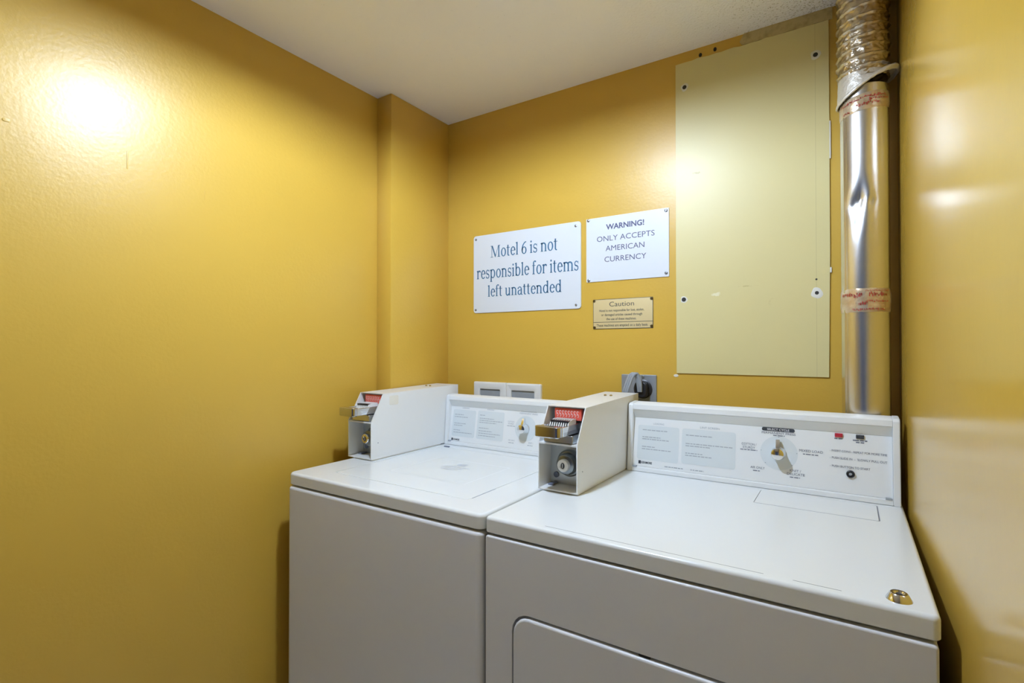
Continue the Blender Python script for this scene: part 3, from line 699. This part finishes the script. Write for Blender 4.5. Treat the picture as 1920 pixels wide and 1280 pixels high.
# ------------------------------------------------------------------ dryer outlet, plug and cord
ot = thing('wall_outlet', (-.5605, YB, 1.095), 'grey metal outlet plate with a black receptacle behind the dryer', 'outlet')
bm = new(); slab(bm, (-.618, -.503, 1.097, 1.2115), .003, 0, .005, .002, WY(0)); obj('plate', bm, 'grey_plate', ot, True)
bm = new(); lathe(bm, [(.030, .005), (.030, .007), (.027, .009)], (-.546, YB, 1.166), 'Y', 32); obj('receptacle', bm, 'black', ot)
bm = new(); lathe(bm, [(.0045, .005), (.004, .0065)], (-.546, YB, 1.2035), 'Y', 14); obj('screw', bm, 'steel', ot)
pc = thing('power_cord', (-.555, 1.55, .95), 'looped flat grey power cord with a black plug in the grey outlet', 'power cord')
bm = new(); slab(bm, (-.566, -.526, 1.140, 1.192), .014, .0092, .032, .006, WY(0)); obj('plug', bm, 'black', pc, True)
for k in range(3):
    bm = new(); d = (k - 1) * .0066
    tube(bm, bez([(-.600 + d, 1.545, .96), (-.597 + d, 1.540, 1.06), (-.588 + d, 1.540, 1.14), (-.570 + d, 1.542, 1.200), (-.5575 + d, 1.548, 1.217), (-.549 + d * .8, 1.554, 1.207), (-.5455 + d * .8, 1.558, 1.185), (-.5455 + d * .6, 1.563, 1.16)], 10), .0040, 10)
    obj('cord_strand', bm, 'grey_cord', pc)

# ------------------------------------------------------------------ vent duct
PX, PY, PR = .0365, 1.545, .0505
V = thing('vent_duct', (PX, PY, .95), 'dented metal vent duct with taped joints and foil flex hose behind the dryer', 'duct')
def ductpt(a, z, r): return (PX + r * math.cos(a), PY + r * math.sin(a), z)
bm = new(); NA, NZ = 96, 190; za, zb_ = .95, 1.935; rings = []
CA = math.atan2(-1.545, -.0365 - .0)     # direction towards the camera
def dent(a, z):
    d = 0
    # diamond dent left of centre, crease running down from it
    for (ca, cz, wa, wz, dep) in ((-1.80, 1.658, .30, .030, .0085), (-2.12, 1.645, .22, .020, .0050), (-1.30, 1.650, .14, .014, .0030), (-1.95, 1.60, .20, .045, .0028)):
        da = (a - ca - (z - cz) * 2.0) / wa; dz = (z - cz) / wz
        d += dep * math.exp(-(abs(da) ** 1.6) - abs(dz) ** 1.3)
    d += .0020 * math.exp(-((a + 1.6) / .45) ** 2) * (0.5 + 0.5 * math.sin(z * 9 + 1.2))
    return d
for j in range(NZ + 1):
    z = za + (zb_ - za) * j / NZ; ring = []
    for i in range(NA):
        a = -PI + 2 * PI * i / NA; r = PR - dent(a, z) + (.0012 if -2.62 < a < -2.50 else 0)
        ring.append(bm.verts.new(ductpt(a, z, r)))
    rings.append(ring)
for a, b in zip(rings, rings[1:]): bridge(bm, a, b)
pipe = obj('pipe', bm, 'duct', V, sharp=1.2)
# flexible foil hose
bm = new(); NA, NZ = 96, 150; za, zb_ = 1.955, ZC; rings = []
for j in range(NZ + 1):
    z = za + (zb_ - za) * j / NZ; ring = []
    for i in range(NA):
        a = 2 * PI * i / NA; ph = 2 * PI * (z / .0245) - a
        r = .0515 + .0048 * (max(0, math.cos(ph)) ** 8) + .0030 * noise.noise(Vector((math.cos(a) * 4.5, math.sin(a) * 4.5, z * 85)))
        r += .0022 * (1 - max(0, math.cos(ph)) ** 8) * noise.noise(Vector((math.cos(a) * 9, math.sin(a) * 9, z * 160 + 7)))
        ring.append(bm.verts.new((PX - .002 + r * math.cos(a), PY - .003 + r * math.sin(a), z)))
    rings.append(ring)
for a, b in zip(rings, rings[1:]): bridge(bm, a, b)
fx = obj('flex_hose', bm, 'foil', V, sharp=1.5)
# torn, flared lower edge of the hose: a slanting collar with a thick crumpled rim
bm = new(); NA = 72; rings = []
def collar(i, t_, j=0):
    a = 2 * PI * i / NA
    z = 1.968 + (.034 * math.cos(a - .1) - .030) * t_ + (.0022 * noise.noise(Vector((i * .5, j * .9, 3))) if j else 0)
    r = .0525 + .0025 * t_ + .0150 * t_ ** 3 * max(0, math.cos(a - .05)) + .0012 * noise.noise(Vector((i * .7, j, 0)))
    return Vector((PX - .002 + r * math.cos(a), PY - .003 + r * math.sin(a), z))
for j in range(7): rings.append([bm.verts.new(collar(i, j / 6, j)) for i in range(NA)])
for a, b in zip(rings, rings[1:]): bridge(bm, a, b)
rr = []                                                        # rim: a crumpled bead along the lower edge
for i in range(NA):
    a = 2 * PI * i / NA; c = collar(i, 1.0); fat = .0045 + .0035 * max(0, math.cos(a - .3)) + .0012 * noise.noise(Vector((i * .9, 5, 1)))
    out_ = Vector((math.cos(a), math.sin(a), 0)); ring = []
    for k in range(10):
        q = 2 * PI * k / 10; w = fat * (1 + .35 * noise.noise(Vector((i * .8, k * 1.1, 9))))
        ring.append(bm.verts.new(c + out_ * w * .55 * math.cos(q) + Vector((0, 0, 1)) * w * math.sin(q)))
    rr.append(ring)
for a, b in zip(rr, rr[1:] + rr[:1]): bridge(bm, a, b)
obj('torn_collar', bm, 'foil_rim', V, sharp=1.5)
# printed tape bands
def tape(z0, z1, slope, seed, marks):
    bm = new(); NA = 72; rings = []
    for j in range(7):
        tt = j / 6; ring = []
        for i in range(NA):
            a = 2 * PI * i / NA
            z = z0 + (z1 - z0) * tt + slope * math.cos(a) + .0012 * noise.noise(Vector((i * .4, seed, j == 0)))
            r = PR + .0016 + .0010 * noise.noise(Vector((i * .5, j * 1.3, seed)))
            if j in (0, 6): r = PR + .0002
            ring.append(bm.verts.new(ductpt(a, z, r)))
        rings.append(ring)
    for a, b in zip(rings, rings[1:]): bridge(bm, a, b)
    tp = obj('tape', bm, 'tape', V, sharp=1.5)
    rnd = random.Random(seed); bm = new()
    for (row, h, a0, a1) in marks:
        a = a0
        while a < a1:
            w = rnd.uniform(.018, .05); n = 3; zz = z0 + (z1 - z0) * row
            for kk in range(rnd.choice((1, 2, 2))):
                hh = h * rnd.uniform(.25, .5); zo = rnd.uniform(0, h * .55)
                q = []
                for (aa, zq) in ((a, zz + zo), (a + w, zz + zo), (a + w, zz + zo + hh), (a, zz + zo + hh)): q.append(bm.verts.new(ductpt(aa, zq + slope * math.cos(aa), PR + .0029)))
                bm.faces.new(q)
            a += w + rnd.uniform(.012, .05)
    obj('tape_print', bm, 'tape_red', tp)
    return tp
tape(1.384, 1.441, 0.0, 3, [(.66, .010, -2.7, -2.1), (.60, .014, -2.05, -1.75), (.62, .013, -1.45, -.7), (.40, .006, -1.5, -.65), (.28, .012, -1.85, -1.5), (.05, .007, -2.1, -.8), (.86, .004, -1.6, -.6)])
tape(1.872, 1.912, .006, 8, [(.62, .008, -2.7, -.6), (.2, .010, -1.9, -1.0), (.05, .008, -2.5, -2.2), (.45, .007, -1.4, -.5)])
